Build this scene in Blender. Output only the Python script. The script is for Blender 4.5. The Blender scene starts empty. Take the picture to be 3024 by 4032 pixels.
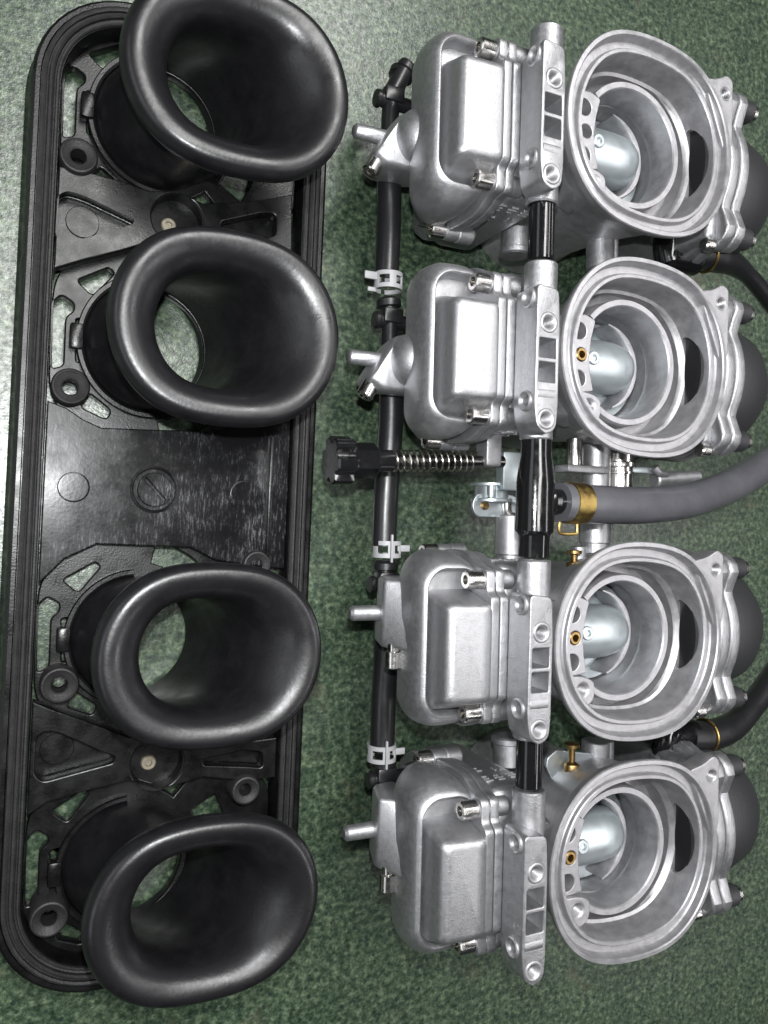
import bpy, bmesh, math, random
from mathutils import Vector, Matrix, noise
random.seed(7)
R = math.radians
PI = math.pi
S = 0.001                                   # all lengths below are millimetres
scene = bpy.context.scene
COL = scene.collection

# ------------------------------------------------------------------ camera
F_PX, TILT, CAM_H = 3030.0, R(25), 278.0    # focal length in photo pixels, tilt from straight down, height
cam = bpy.data.cameras.new('camera')
cam.sensor_fit = 'VERTICAL'; cam.sensor_height = 36.0; cam.lens = F_PX / 4032 * 36.0
cam.clip_start = 0.005; cam.clip_end = 20
camo = bpy.data.objects.new('camera', cam); COL.objects.link(camo)
camo.location = (0, 0, CAM_H * S); camo.rotation_euler = (0, -TILT, 0)
scene.camera = camo

# ------------------------------------------------------------------ world, lamps, exposure
world = bpy.data.worlds.new('World'); scene.world = world; world.use_nodes = True
world.node_tree.nodes['Background'].inputs[0].default_value = (0.80, 0.90, 1.0, 1)
world.node_tree.nodes['Background'].inputs[1].default_value = 0.025
def area(name, loc, target, size, power, col=(1, 1, 1), sy=None):
    l = bpy.data.lights.new(name, 'AREA'); l.energy = power; l.color = col
    l.shape = 'RECTANGLE'; l.size = size * S; l.size_y = (sy or size) * S
    o = bpy.data.objects.new(name, l); COL.objects.link(o)
    o.location = Vector(loc) * S
    o.rotation_euler = (Vector(target) - Vector(loc)).to_track_quat('-Z', 'Y').to_euler()
    return o
area('phone_flash', (2, 24, 277), (95, 24, 77), 6, 0.80, (0.97, 0.99, 1.0))
pan = area('ceiling_light_panel', (240, 690, 1500), (240, 690, 0), 330, 34, (1.0, 0.995, 0.98), 1700)
pan.rotation_euler = (0, 0, R(-35.6))
area('ceiling_light_strip', (1300, 0, 1500), (1300, 0, 0), 260, 16, (1.0, 0.98, 0.99), 2000)
area('window_left', (-950, 60, 600), (100, 20, 0), 1500, 3, (0.95, 0.98, 1.0), 400)
vs = scene.view_settings
vs.view_transform = 'Standard'; vs.look = 'None'; vs.gamma = 1; vs.exposure = 0.16
scene.cycles.use_denoising = True
scene.cycles.max_bounces = 8

# ------------------------------------------------------------------ geometry helpers
CT, ST = math.cos(TILT), math.sin(TILT)
def at(px, py, z):
    """point of the place (mm) that stands at height z on the ray of a photo pixel"""
    t = (px - 1512) / F_PX; v = (2016 - py) / F_PX
    d = (CAM_H - z) / (CT - t * ST)
    return Vector((d * (ST + t * CT), v * d, z))
class Frame:
    def __init__(s, a): s.c, s.s = math.cos(a), math.sin(a); s.a = a
    def __call__(s, px, py, z):             # same, in the frame of a thing turned by angle a
        p = at(px, py, z)
        return Vector((p.x * s.c + p.y * s.s, -p.x * s.s + p.y * s.c, p.z))

def basis(axis):
    w = Vector(axis).normalized()
    u = w.orthogonal().normalized()
    return u, w.cross(u), w

class MB:
    def __init__(s): s.v = []; s.f = []
    def add(s, vs_, fs):
        o = len(s.v); s.v += [Vector(v) for v in vs_]; s.f += [tuple(i + o for i in f) for f in fs]; return s
    def loft(s, rings, c0=False, c1=False, closed=False, openring=False):
        n = len(rings[0]); vs_ = [p for r in rings for p in r]; fs = []
        m = len(rings)
        for i in range(m if closed else m - 1):
            a, b = i * n, ((i + 1) % m) * n
            for j in range(n - 1 if openring else n):
                k = (j + 1) % n
                fs.append((a + j, a + k, b + k, b + j))
        if c0: fs.append(tuple(reversed(range(n))))
        if c1: fs.append(tuple(range((m - 1) * n, m * n)))
        return s.add(vs_, fs)
    def lathe(s, o, axis, prof, n=32, c0=True, c1=True, up=None):
        u, v, w = basis(axis); o = Vector(o)
        if up is not None:
            u = (Vector(up) - w * Vector(up).dot(w)).normalized(); v = w.cross(u)
        rings = [[o + w * h + (u * math.cos(2 * PI * k / n) + v * math.sin(2 * PI * k / n)) * max(r, 1e-3) for k in range(n)] for r, h in prof]
        return s.loft(rings, c0, c1)
    def cyl(s, p0, p1, r, r1=None, n=28, ch=0.35, c0=True, c1=True):
        p0, p1 = Vector(p0), Vector(p1); L = (p1 - p0).length; r1 = r if r1 is None else r1
        ch = min(ch, L * 0.3, r * 0.5)
        return s.lathe(p0, p1 - p0, [(r - ch, 0), (r, ch), (r1, L - ch), (r1 - ch, L)] if ch > 0 else [(r, 0), (r1, L)], n, c0, c1)
    def tube(s, pts, r, n=20, caps=True, sub=6, rr=None):
        P = catmull([Vector(p) for p in pts], sub) if sub > 1 else [Vector(p) for p in pts]
        m = len(P); T = [(P[min(i + 1, m - 1)] - P[max(i - 1, 0)]).normalized() for i in range(m)]
        u = T[0].orthogonal().normalized(); rings = []
        for i in range(m):
            u = (u - T[i] * u.dot(T[i])).normalized(); v = T[i].cross(u)
            ri = r if rr is None else rr(i / (m - 1))
            rings.append([P[i] + (u * math.cos(2 * PI * k / n) + v * math.sin(2 * PI * k / n)) * ri for k in range(n)])
        return s.loft(rings, caps, caps)
    def box(s, x0, x1, y0, y1, z0, z1, r=0.6, seg=2, mat=None):
        bm = bmesh.new(); bmesh.ops.create_cube(bm, size=1)
        for v in bm.verts:
            v.co = Vector(((x0 + x1) / 2 + v.co.x * (x1 - x0), (y0 + y1) / 2 + v.co.y * (y1 - y0), (z0 + z1) / 2 + v.co.z * (z1 - z0)))
        if r > 0: bmesh.ops.bevel(bm, geom=bm.edges[:], offset=r, segments=seg, profile=0.5, affect='EDGES', clamp_overlap=True)
        if mat is not None: bmesh.ops.transform(bm, matrix=mat, verts=bm.verts[:])
        bm.verts.index_update()
        s.add([v.co for v in bm.verts], [tuple(v.index for v in f.verts) for f in bm.faces]); bm.free(); return s
    def plate(s, outline, holes, t, bev=0.3, M=None, res=1):
        """flat plate with real holes: outline and holes in 2D, thickness t upwards from z = 0, edges rounded by bev"""
        cu = bpy.data.curves.new('plate_tmp', 'CURVE'); cu.dimensions = '2D'; cu.fill_mode = 'BOTH'
        for k, pl in enumerate([outline] + list(holes)):
            sp = cu.splines.new('POLY'); sp.points.add(len(pl) - 1); sp.use_cyclic_u = True
            for q, p in zip(sp.points, pl): q.co = (p[0], p[1], 0, 1)
        cu.extrude = max(t / 2 - bev, 0.01); cu.bevel_depth = bev; cu.bevel_resolution = res; cu.offset = -bev
        ob = bpy.data.objects.new('plate_tmp', cu)
        me = bpy.data.meshes.new_from_object(ob)
        M2 = Matrix.Translation((0, 0, t / 2))
        if M is not None: M2 = M @ M2
        s.add([M2 @ v.co for v in me.vertices], [tuple(p.vertices) for p in me.polygons])
        bpy.data.objects.remove(ob); bpy.data.curves.remove(cu); bpy.data.meshes.remove(me); return s
    def bevel(s, r, seg=3, ang=25):
        me = bpy.data.meshes.new('bevel_tmp'); me.from_pydata([tuple(v) for v in s.v], [], s.f)
        bm = bmesh.new(); bm.from_mesh(me); bmesh.ops.recalc_face_normals(bm, faces=bm.faces[:])
        ed = [e for e in bm.edges if len(e.link_faces) == 2 and e.calc_face_angle() > R(ang)]
        bmesh.ops.bevel(bm, geom=ed, offset=r, segments=seg, profile=0.5, affect='EDGES', clamp_overlap=True)
        bm.verts.index_update(); s.v = [v.co.copy() for v in bm.verts]; s.f = [tuple(v.index for v in f.verts) for f in bm.faces]
        bm.free(); bpy.data.meshes.remove(me); return s
    def build(s, name, mat, parent=None, loc=None, ang=32, weld=False):
        me = bpy.data.meshes.new(name)
        me.from_pydata([tuple(v * S) for v in s.v], [], s.f); me.update()
        bm = bmesh.new(); bm.from_mesh(me)
        if weld: bmesh.ops.remove_doubles(bm, verts=bm.verts[:], dist=1e-6)
        bmesh.ops.recalc_face_normals(bm, faces=bm.faces[:]); bm.to_mesh(me); bm.free()
        for p in me.polygons: p.use_smooth = True
        me.set_sharp_from_angle(angle=R(ang))
        me.materials.append(mat)
        o = bpy.data.objects.new(name, me); COL.objects.link(o)
        if parent is not None: o.parent = parent
        if loc is not None: o.location = Vector(loc) * S
        return o

def catmull(P, sub):
    out = []; n = len(P)
    for i in range(n - 1):
        p0, p1, p2, p3 = P[max(i - 1, 0)], P[i], P[i + 1], P[min(i + 2, n - 1)]
        for k in range(sub):
            t = k / sub
            out.append(0.5 * ((2 * p1) + (p2 - p0) * t + (2 * p0 - 5 * p1 + 4 * p2 - p3) * t * t + (3 * p1 - p0 - 3 * p2 + p3) * t ** 3))
    out.append(P[-1]); return out

def circ(cx, cy, r, n=40, a0=0, a1=2 * PI):
    full = abs(a1 - a0 - 2 * PI) < 1e-6
    return [(cx + r * math.cos(a0 + (a1 - a0) * k / (n if full else n - 1)), cy + r * math.sin(a0 + (a1 - a0) * k / (n if full else n - 1))) for k in range(n)]
def rpoly(pts, r, n=5):
    """polygon with rounded corners"""
    out = []; m = len(pts)
    for i in range(m):
        p, a, b = Vector(pts[i]).to_2d(), Vector(pts[i - 1]).to_2d(), Vector(pts[(i + 1) % m]).to_2d()
        d0, d1 = (a - p), (b - p); L = min(d0.length, d1.length) * 0.45
        q = min(r if not isinstance(r, (list, tuple)) else r[i], L)
        s0, s1 = p + d0.normalized() * q, p + d1.normalized() * q
        for k in range(n + 1):
            t = k / n
            out.append(tuple((1 - t) ** 2 * s0 + 2 * t * (1 - t) * p + t * t * s1))
    return out
def rrect(x0, x1, y0, y1, r, n=8):
    out = []
    for cx, cy, a in ((x1 - r, y1 - r, 0), (x0 + r, y1 - r, PI / 2), (x0 + r, y0 + r, PI), (x1 - r, y0 + r, 1.5 * PI)):
        for k in range(n + 1):
            t = a + PI / 2 * k / n; out.append((cx + r * math.cos(t), cy + r * math.sin(t)))
    return out
def oval(fl, rx, ry, n=72, cx=0, cy=0, rot=0):
    """flat-sided oval: two half ellipses (rx, ry) set fl either side of the middle"""
    out = []; c, s_ = math.cos(rot), math.sin(rot)
    for k in range(n):
        a = 2 * PI * (k + 0.5) / n
        x = rx * math.cos(a) + fl * math.tanh(3.0 * math.cos(a)); y = ry * math.sin(a)
        out.append((cx + x * c - y * s_, cy + x * s_ + y * c))
    return out
def ring3(pl, z): return [Vector((p[0], p[1], z)) for p in pl]

# ------------------------------------------------------------------ materials
def mat(name, col, rough=0.5, metal=0.0, spec=0.5, bump=0.0, bscale=900, var=0.0, vscale=120, rvar=0.0, col2=None, coat=0.0, fine=0.0):
    m = bpy.data.materials.new(name); m.use_nodes = True; nt = m.node_tree; b = nt.nodes['Principled BSDF']
    N = nt.nodes.new; L = nt.links.new
    b.inputs['Base Color'].default_value = (*col, 1); b.inputs['Roughness'].default_value = rough
    b.inputs['Metallic'].default_value = metal; b.inputs['Specular IOR Level'].default_value = spec
    b.inputs['Coat Weight'].default_value = coat
    tc = N('ShaderNodeTexCoord')
    if var > 0 or rvar > 0:
        n1 = N('ShaderNodeTexNoise'); n1.inputs['Scale'].default_value = vscale; n1.inputs['Detail'].default_value = 6; n1.inputs['Roughness'].default_value = 0.65
        L(tc.outputs['Object'], n1.inputs['Vector'])
    if var > 0:
        r = N('ShaderNodeValToRGB'); e = r.color_ramp.elements
        c2 = col2 or tuple(c * (1 - var) for c in col)
        e[0].position = 0.38; e[0].color = (*c2, 1); e[1].position = 0.62; e[1].color = (*col, 1)
        L(n1.outputs['Fac'], r.inputs['Fac']); L(r.outputs['Color'], b.inputs['Base Color'])
    if rvar > 0:
        mr = N('ShaderNodeMapRange'); mr.inputs[1].default_value = 0.3; mr.inputs[2].default_value = 0.7
        mr.inputs[3].default_value = max(rough - rvar, 0.03); mr.inputs[4].default_value = min(rough + rvar, 1)
        L(n1.outputs['Fac'], mr.inputs[0]); L(mr.outputs[0], b.inputs['Roughness'])
    if bump > 0:
        n2 = N('ShaderNodeTexNoise'); n2.inputs['Scale'].default_value = bscale; n2.inputs['Detail'].default_value = 4
        L(tc.outputs['Object'], n2.inputs['Vector'])
        bp = N('ShaderNodeBump'); bp.inputs['Strength'].default_value = bump; bp.inputs['Distance'].default_value = 0.0003
        L(n2.outputs['Fac'], bp.inputs['Height']); L(bp.outputs['Normal'], b.inputs['Normal'])
    return m
M_BOWL = mat('bead_blasted_aluminium', (0.44, 0.44, 0.455), 0.46, 0.92, bump=0.3, bscale=2100, var=0.09, vscale=600, rvar=0.05)
M_CAST = mat('cast_aluminium', (0.42, 0.42, 0.435), 0.45, 0.9, bump=0.35, bscale=1700, var=0.16, vscale=420, rvar=0.07)
M_MACH = mat('machined_aluminium', (0.43, 0.425, 0.44), 0.46, 0.8, bump=0.2, bscale=1800, var=0.2, vscale=260, rvar=0.07)
M_STEEL = mat('bright_steel', (0.68, 0.66, 0.63), 0.22, 1.0, var=0.1, vscale=500, rvar=0.06)
M_DARKSTEEL = mat('dark_oiled_steel', (0.16, 0.155, 0.15), 0.25, 1.0, var=0.2, vscale=400, rvar=0.08)
M_SPRING = mat('spring_wire', (0.40, 0.385, 0.34), 0.28, 1.0)
M_ZINC = mat('zinc_plated_steel', (0.52, 0.57, 0.59), 0.38, 0.85, var=0.1, vscale=180, rvar=0.04)
M_BRASS = mat('brass', (0.36, 0.24, 0.10), 0.38, 1.0, var=0.25, vscale=400)
M_DULL = mat('dull_nickel_nut', (0.30, 0.27, 0.21), 0.5, 0.7, var=0.3, vscale=500)
M_GOLD = mat('yellow_zinc', (0.44, 0.33, 0.11), 0.4, 1.0, var=0.5, vscale=260, col2=(0.28, 0.18, 0.07), rvar=0.12)
M_RUBBER = mat('black_rubber', (0.0032, 0.003, 0.0038), 0.35, 0, 0.55, bump=0.14, bscale=900, var=0.5, vscale=110, col2=(0.010, 0.0096, 0.011), rvar=0.11)
M_GASKET = mat('dull_rubber_seal', (0.020, 0.019, 0.020), 0.55, 0, 0.4, bump=0.5, bscale=1600, var=0.4, vscale=200)
M_PLAST = mat('black_plastic', (0.006, 0.006, 0.0065), 0.31, 0, 0.30, bump=0.16, bscale=1500, var=0.4, vscale=150, rvar=0.1)
M_CAP = mat('black_wrinkle_cap', (0.026, 0.026, 0.028), 0.44, 0, 0.5, bump=0.45, bscale=1300)
M_HOSE = mat('black_hose', (0.010, 0.010, 0.011), 0.32, 0, 0.5, bump=0.1, bscale=500, rvar=0.06)
M_GLOSS = mat('glossy_black', (0.006, 0.006, 0.0065), 0.14, 0, 0.5, bump=0.06, bscale=500, rvar=0.08, vscale=300)
M_GREY = mat('grey_hose', (0.085, 0.085, 0.095), 0.24, 0, 0.5, bump=0.08, bscale=400, var=0.2, vscale=60)
M_CLIP = mat('pale_grey_clip', (0.30, 0.30, 0.31), 0.45, 0, 0.4, var=0.1)

def scuffed():
    m = mat('scuffed_black_plastic', (0.011, 0.011, 0.0115), 0.22, 0, 0.16, bump=0.05, bscale=900)
    nt = m.node_tree; b = nt.nodes['Principled BSDF']; N = nt.nodes.new; L = nt.links.new
    tc = N('ShaderNodeTexCoord')
    mp = N('ShaderNodeMapping'); mp.inputs['Scale'].default_value = (1500, 260, 300); mp.inputs['Rotation'].default_value = (0, 0, 0.2)
    L(tc.outputs['Object'], mp.inputs['Vector'])
    n1 = N('ShaderNodeTexNoise'); n1.inputs['Scale'].default_value = 1; n1.inputs['Detail'].default_value = 9; n1.inputs['Roughness'].default_value = 0.8; L(mp.outputs['Vector'], n1.inputs['Vector'])
    r1 = N('ShaderNodeMapRange'); r1.inputs[1].default_value = 0.50; r1.inputs[2].default_value = 0.72; L(n1.outputs['Fac'], r1.inputs[0])
    n2 = N('ShaderNodeTexNoise'); n2.inputs['Scale'].default_value = 42; n2.inputs['Detail'].default_value = 7; n2.inputs['Roughness'].default_value = 0.7; L(tc.outputs['Object'], n2.inputs['Vector'])
    r2 = N('ShaderNodeMapRange'); r2.inputs[1].default_value = 0.44; r2.inputs[2].default_value = 0.70; L(n2.outputs['Fac'], r2.inputs[0])
    a = N('ShaderNodeMath'); a.operation = 'MULTIPLY'; L(r1.outputs[0], a.inputs[0]); L(r2.outputs[0], a.inputs[1])
    r = N('ShaderNodeValToRGB'); e = r.color_ramp.elements
    e[0].position = 0.03; e[0].color = (0.005, 0.005, 0.0055, 1); e[1].position = 0.55; e[1].color = (0.13, 0.13, 0.14, 1)
    mr = N('ShaderNodeMapRange'); mr.inputs[3].default_value = 0.19; mr.inputs[4].default_value = 0.34; L(r2.outputs[0], mr.inputs[0]); L(mr.outputs[0], b.inputs['Roughness'])
    L(a.outputs[0], r.inputs['Fac']); L(r.outputs['Color'], b.inputs['Base Color'])
    return m
M_SCUFF = scuffed()

def counter():
    m = bpy.data.materials.new('green_speckled_stone'); m.use_nodes = True; nt = m.node_tree; b = nt.nodes['Principled BSDF']
    N = nt.nodes.new; L = nt.links.new
    tc = N('ShaderNodeTexCoord')
    def nz(scale, det, rg=0.6):
        n = N('ShaderNodeTexNoise'); n.inputs['Scale'].default_value = scale; n.inputs['Detail'].default_value = det; n.inputs['Roughness'].default_value = rg
        L(tc.outputs['Object'], n.inputs['Vector']); return n
    def ramp(src, stops):
        r = N('ShaderNodeValToRGB'); e = r.color_ramp.elements
        while len(e) < len(stops): e.new(0.5)
        for q, (p, c) in zip(e, stops): q.position = p; q.color = (*c, 1)
        L(src, r.inputs['Fac']); return r
    base = ramp(nz(400, 6, 0.72).outputs['Fac'], [(0.36, (0.012, 0.022, 0.014)), (0.46, (0.029, 0.048, 0.030)), (0.54, (0.054, 0.083, 0.053)), (0.65, (0.125, 0.16, 0.105))])
    blot = ramp(nz(70, 4).outputs['Fac'], [(0.35, (0.72, 0.76, 0.74)), (0.65, (1.1, 1.06, 1.0))])
    mx = N('ShaderNodeMix'); mx.data_type = 'RGBA'; mx.blend_type = 'MULTIPLY'; mx.inputs['Factor'].default_value = 1
    L(base.outputs['Color'], mx.inputs['A']); L(blot.outputs['Color'], mx.inputs['B'])
    vo = N('ShaderNodeTexVoronoi'); vo.inputs['Scale'].default_value = 300; L(tc.outputs['Object'], vo.inputs['Vector'])
    dk = ramp(vo.outputs['Distance'], [(0.0, (1, 1, 1)), (0.22, (1, 1, 1)), (0.30, (0, 0, 0))])
    sel = ramp(nz(150, 2).outputs['Fac'], [(0.47, (0, 0, 0)), (0.55, (0.85, 0.85, 0.85))])
    mm = N('ShaderNodeMath'); mm.operation = 'MULTIPLY'; L(dk.outputs['Color'], mm.inputs[0]); L(sel.outputs['Color'], mm.inputs[1])
    m2 = N('ShaderNodeMix'); m2.data_type = 'RGBA'; L(mm.outputs[0], m2.inputs['Factor']); L(mx.outputs['Result'], m2.inputs['A']); m2.inputs['B'].default_value = (0.010, 0.020, 0.017, 1)
    tn = ramp(nz(55, 3).outputs['Fac'], [(0.60, (0, 0, 0)), (0.70, (0.35, 0.35, 0.35))])
    m3 = N('ShaderNodeMix'); m3.data_type = 'RGBA'; L(tn.outputs['Color'], m3.inputs['Factor']); L(m2.outputs['Result'], m3.inputs['A']); m3.inputs['B'].default_value = (0.075, 0.068, 0.045, 1)
    L(m3.outputs['Result'], b.inputs['Base Color'])
    b.inputs['Roughness'].default_value = 0.29; b.inputs['Specular IOR Level'].default_value = 0.5
    sp = N('ShaderNodeMapRange'); sp.inputs[1].default_value = 0.36; sp.inputs[2].default_value = 0.64; sp.inputs[3].default_value = 0.25; sp.inputs[4].default_value = 0.85
    L(nz(470, 5, 0.75).outputs['Fac'], sp.inputs[0]); L(sp.outputs[0], b.inputs['Specular IOR Level'])
    bp = N('ShaderNodeBump'); bp.inputs['Strength'].default_value = 0.3; bp.inputs['Distance'].default_value = 0.0003
    L(nz(900, 3).outputs['Fac'], bp.inputs['Height']); L(bp.outputs['Normal'], b.inputs['Normal'])
    return m

# ------------------------------------------------------------------ surface
g = MB(); g.box(-500, 900, -700, 700, -30, 0, 0)
ct = g.build('countertop', counter()); ct['kind'] = 'structure'; ct['label'] = 'green speckled stone countertop under everything'

# ------------------------------------------------------------------ velocity stack plate (left)
PA = -0.045
PF = Frame(PA)                              # pixel -> plate frame
plate = bpy.data.objects.new('intake_plate', None); COL.objects.link(plate)
plate.rotation_euler = (0, 0, PA)
plate['label'] = 'long black plastic intake plate carrying four flared rubber velocity stacks'
plate['category'] = 'intake plate'
X0, X1, Y0, Y1, RC = -4.5, 94.5, -153.5, 169.0, 32.0
STACK_Y = [133.6, 57.8, -40.7, -115.9]
BASE_X = 34.5
# rim with seal grooves
def rim_ring(d, z): return ring3(rrect(X0 + d, X1 - d, Y0 + d, Y1 - d, RC - d, 12), z)
m = MB(); m.loft([rim_ring(d, z) for d, z in ((5.5, 0.6), (-1.2, 0.6), (-1.6, 1.5), (-0.6, 5), (0.0, 12.5), (0.5, 14.2), (1.4, 14.8), (2.6, 14.8), (2.9, 13.9), (8.6, 13.9), (8.9, 13.2), (9.2, 4.0), (9.0, 2.6), (5.5, 2.6))], closed=True)
m.build('rim', M_PLAST, plate)
m = MB(); m.loft([rim_ring(d, z) for d, z in ((3.1, 13.95), (3.2, 15.6), (3.9, 16.0), (4.5, 15.6), (4.6, 14.6), (5.0, 14.4), (5.3, 14.7), (5.4, 15.9), (6.1, 16.2), (6.6, 15.7), (6.8, 14.5), (7.2, 14.3), (7.5, 14.9), (8.0, 15.0), (8.4, 14.6), (8.5, 13.95))], closed=True)
m.build('seal', M_GASKET, plate)
XI0, XI1 = X0 + 9.3, X1 - 9.3

# mounting ring with slots round each stack
def slots(k):
    cx, cy = BASE_X, STACK_Y[k]
    def P(a, r): return (cx + r * math.cos(a), cy + r * math.sin(a))
    H = []
    def rel(L): return [(PF(x, y, 5.2).x - BASE_X + cx, PF(x, y, 5.2).y - STACK_Y[1] + cy) for x, y in L]
    bpx = ((310, 610), (278, 1521), (235, 2700), (193, 3622))[k]; bc = PF(*bpx, 14); H.append(circ(bc.x, bc.y, 2.3, 20))
    H.append(rpoly(rel([(300, 1258), (366, 1258), (345, 1340), (338, 1428), (300, 1425)]), 0.6))
    H.append(rpoly([(max(x, XI0 + 0.4), y) for x, y in rel([(205, 1190), (243, 1162), (290, 1195), (290, 1224), (256, 1250), (248, 1440), (203, 1452)])], 1.4))
    # curved slots
    def arc_slot(a0, a1, r0, r1, rr=1.4):
        q = [P(a0 + (a1 - a0) * i / 6, r1) for i in range(7)] + [P(a1 + (a0 - a1) * i / 6, r0) for i in range(7)]
        return q
    H.append(rpoly(rel([(302, 1106), (430, 1055), (450, 1078), (363, 1165)]), 1.6))
    H.append(rpoly(rel([(350, 1548), (436, 1618), (418, 1652), (318, 1604)]), 1.6))
    H.append(arc_slot(R(50), R(78), 25.5, 33))
    H.append(arc_slot(R(-78), R(-46), 25.5, 33))
    H.append(arc_slot(R(-32), R(32), 27, 36))
    return H
for k in range(4):
    cx, cy = BASE_X, STACK_Y[k]
    w = 38.5
    out = rpoly([(XI0, cy + 22), (cx - 12, cy + 36.4), (cx + 14, cy + 36.4), (XI1, cy + 24), (XI1, cy - 24), (cx + 14, cy - 36.4), (cx - 12, cy - 36.4), (XI0, cy - 22)], 10, 6)
    lo, hi = Y0 + 9.3, Y1 - 9.3
    out = [(x, min(max(y, lo), hi)) for x, y in out]
    m = MB(); m.plate(out, [circ(cx, cy, 19.8, 48)] + slots(k), 4.2, 0.5, Matrix.Translation((0, 0, 1.8)), 2)
    m.build('mounting_ring', M_PLAST, plate)

# solid panels between the stacks
ZB = 12.4
# middle bridge
out = [(min(max(x, XI0), XI1), y) for x, y in (tuple(PF(a, b, ZB).xy) for a, b in [(120, 1570), (262, 1606), (330, 1652), (400, 1684), (860, 1700), (980, 1655), (1150, 1600), (1150, 2240), (960, 2222), (850, 2205), (751, 2155), (380, 2142), (253, 2200), (120, 2300)])]
mid = MB().plate(out, [], 5.6, 0.4, Matrix.Translation((0, 0, ZB - 5.6))).build('centre_panel', M_SCUFF, plate)
ymid = (STACK_Y[1] + STACK_Y[2]) / 2
for (px, py, r, h) in ((290, 1918, 4.9, 0.12), (958, 1945, 4.6, 0.10)):
    c = PF(px, py, ZB); q = MB(); q.lathe((c.x, c.y, ZB - 0.1), (0, 0, 1), [(r, 0), (r, 0.05 + h), (r - 0.15, 0.1 + h), (r - 0.6, 0.1 + h), (0.5, 0.1 + h)], 36, False)
    q.build('moulded_disc', M_SCUFF, mid)
c = PF(608, 1928, ZB); q = MB()
q.lathe((c.x, c.y, ZB - 0.05), (0, 0, 1), [(7.9, 0), (7.8, 0.7), (7.2, 0.9), (6.9, 0.7), (6.8, 0.12)], 48, False, False)
q.build('plug_collar', M_PLAST, mid)
q = MB(); q.plate(circ(0, 0, 5.7, 44), [rpoly([(-4.9, -0.45), (4.9, -0.45), (4.9, 0.45), (-4.9, 0.45)], 0.15)], 1.3, 0.3, Matrix.Translation((c.x, c.y, ZB)) @ Matrix.Rotation(R(-47), 4, 'Z'))
q.build('slotted_plug', M_SCUFF, mid)
# raised rib along the right of the middle panel
a, b_ = PF(1072, 1720, 13), PF(1072, 2190, 13)
q = MB(); q.box(a.x - 0.7, a.x + 0.7, b_.y, a.y, ZB - 0.3, 14.4, 0.3); q.build('rib', M_PLAST, mid)

# outer bridges with triangular pockets and a round socket
def pp(L, z=ZB): return [tuple(PF(x, y, z).xy) for x, y in L]
BR = [dict(out=[(170, 640), (330, 672), (480, 712), (590, 752), (700, 752), (800, 800), (1000, 792), (1150, 765), (1150, 1030), (960, 985), (800, 955), (700, 968), (590, 952), (480, 985), (330, 1022), (220, 1055), (165, 1085)],
           tri=[(222, 765), (262, 744), (330, 764), (535, 862), (528, 888), (330, 945), (262, 962), (212, 930)], tri2=[(868, 872), (1040, 835), (1088, 842), (1088, 925), (1050, 935), (868, 905)], s=(700, 862)),
      dict(out=[(110, 2765), (190, 2790), (330, 2838), (506, 2905), (620, 2900), (740, 2950), (900, 2930), (1090, 2905), (1090, 3060), (960, 3075), (800, 3060), (700, 3090), (620, 3112), (506, 3076), (330, 3118), (186, 3160), (100, 3215)],
           tri=[(139, 2912), (169, 2883), (225, 2883), (405, 2963), (456, 2980), (447, 3005), (169, 3081), (135, 3056)], tri2=[(800, 2990), (960, 2955), (1035, 2960), (1035, 3025), (975, 3020), (800, 3015)], s=(620, 3005))]
for B in BR:
    sc_ = PF(*B['s'], ZB); sx, sy = sc_.x, sc_.y
    out = [(min(max(x, XI0), XI1), y) for x, y in pp(B['out'])]
    tri, tri2 = rpoly(pp(B['tri']), 1.8), rpoly(pp(B['tri2']), 1.8)
    m = MB(); m.plate(out, [tri, tri2, circ(sx, sy, 8.8, 44)], 5.4, 0.4, Matrix.Translation((0, 0, ZB - 5.4)))
    br = m.build('bridge_panel', M_PLAST, plate)
    yc = sum(p[1] for p in tri) / len(tri); hy = 11.5
    for T in (tri, tri2, circ(sx, sy, 8.9, 32)):
        gx, gy = sum(p[0] for p in T) / len(T), sum(p[1] for p in T) / len(T)
        q = MB(); q.plate([(max(gx + (x - gx) * 1.06, XI0), gy + (y - gy) * 1.06) for x, y in T], [], 1.0, 0.1, Matrix.Translation((0, 0, 5.2))); q.build('pocket_floor', M_PLAST, br)
    q = MB(); q.lathe((XI0 + 8.0, yc + 0.5, 6.1), (0, 0, 1), [(5.2, 0), (5.2, 0.5), (5.0, 0.65), (4.4, 0.65), (0.5, 0.65)], 36, False); q.build('moulded_disc', M_PLAST, br)
    q = MB(); q.lathe((sx, sy, 5.4), (0, 0, 1), [(8.7, 0), (9.2, 6.0), (9.0, 6.5), (8.6, 6.2), (8.2, 0.3)], 44, False, False); q.build('socket', M_PLAST, br)
    q = MB(); q.lathe((sx - 2.2, sy - 1.0, 6.0), (0, 0, 1), [(2.6, 0), (2.6, 1.6), (2.2, 2.0), (1.2, 2.0), (1.1, 1.0)], 24, False)
    q.build('socket_nut', M_DULL, br)

# screw bosses
def boss(x, y, z0=1.8, z1=14.2, r=5.9, rh=2.5):
    q = MB(); q.lathe((x, y, 0), (0, 0, 1), [(r - 0.2, z0), (r, z1 - 1.2), (r - 0.5, z1 - 0.2), (r - 1.0, z1), (r - 1.4, z1 - 0.35), (rh + 0.7, z1 - 0.7), (rh, z1 - 1.3), (rh, z0)], 40, False, False)
    return q.build('screw_boss', M_GASKET, plate)
for (px, py) in ((310, 610), (278, 1521), (235, 2700), (193, 3622)):
    c = PF(px, py, 14); boss(c.x, c.y)
c = PF(966, 3110, 13); boss(c.x, c.y, r=5.2, rh=2.2)
c = PF(1010, 2225, 13); boss(c.x, c.y, r=5.2, rh=2.2)

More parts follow.
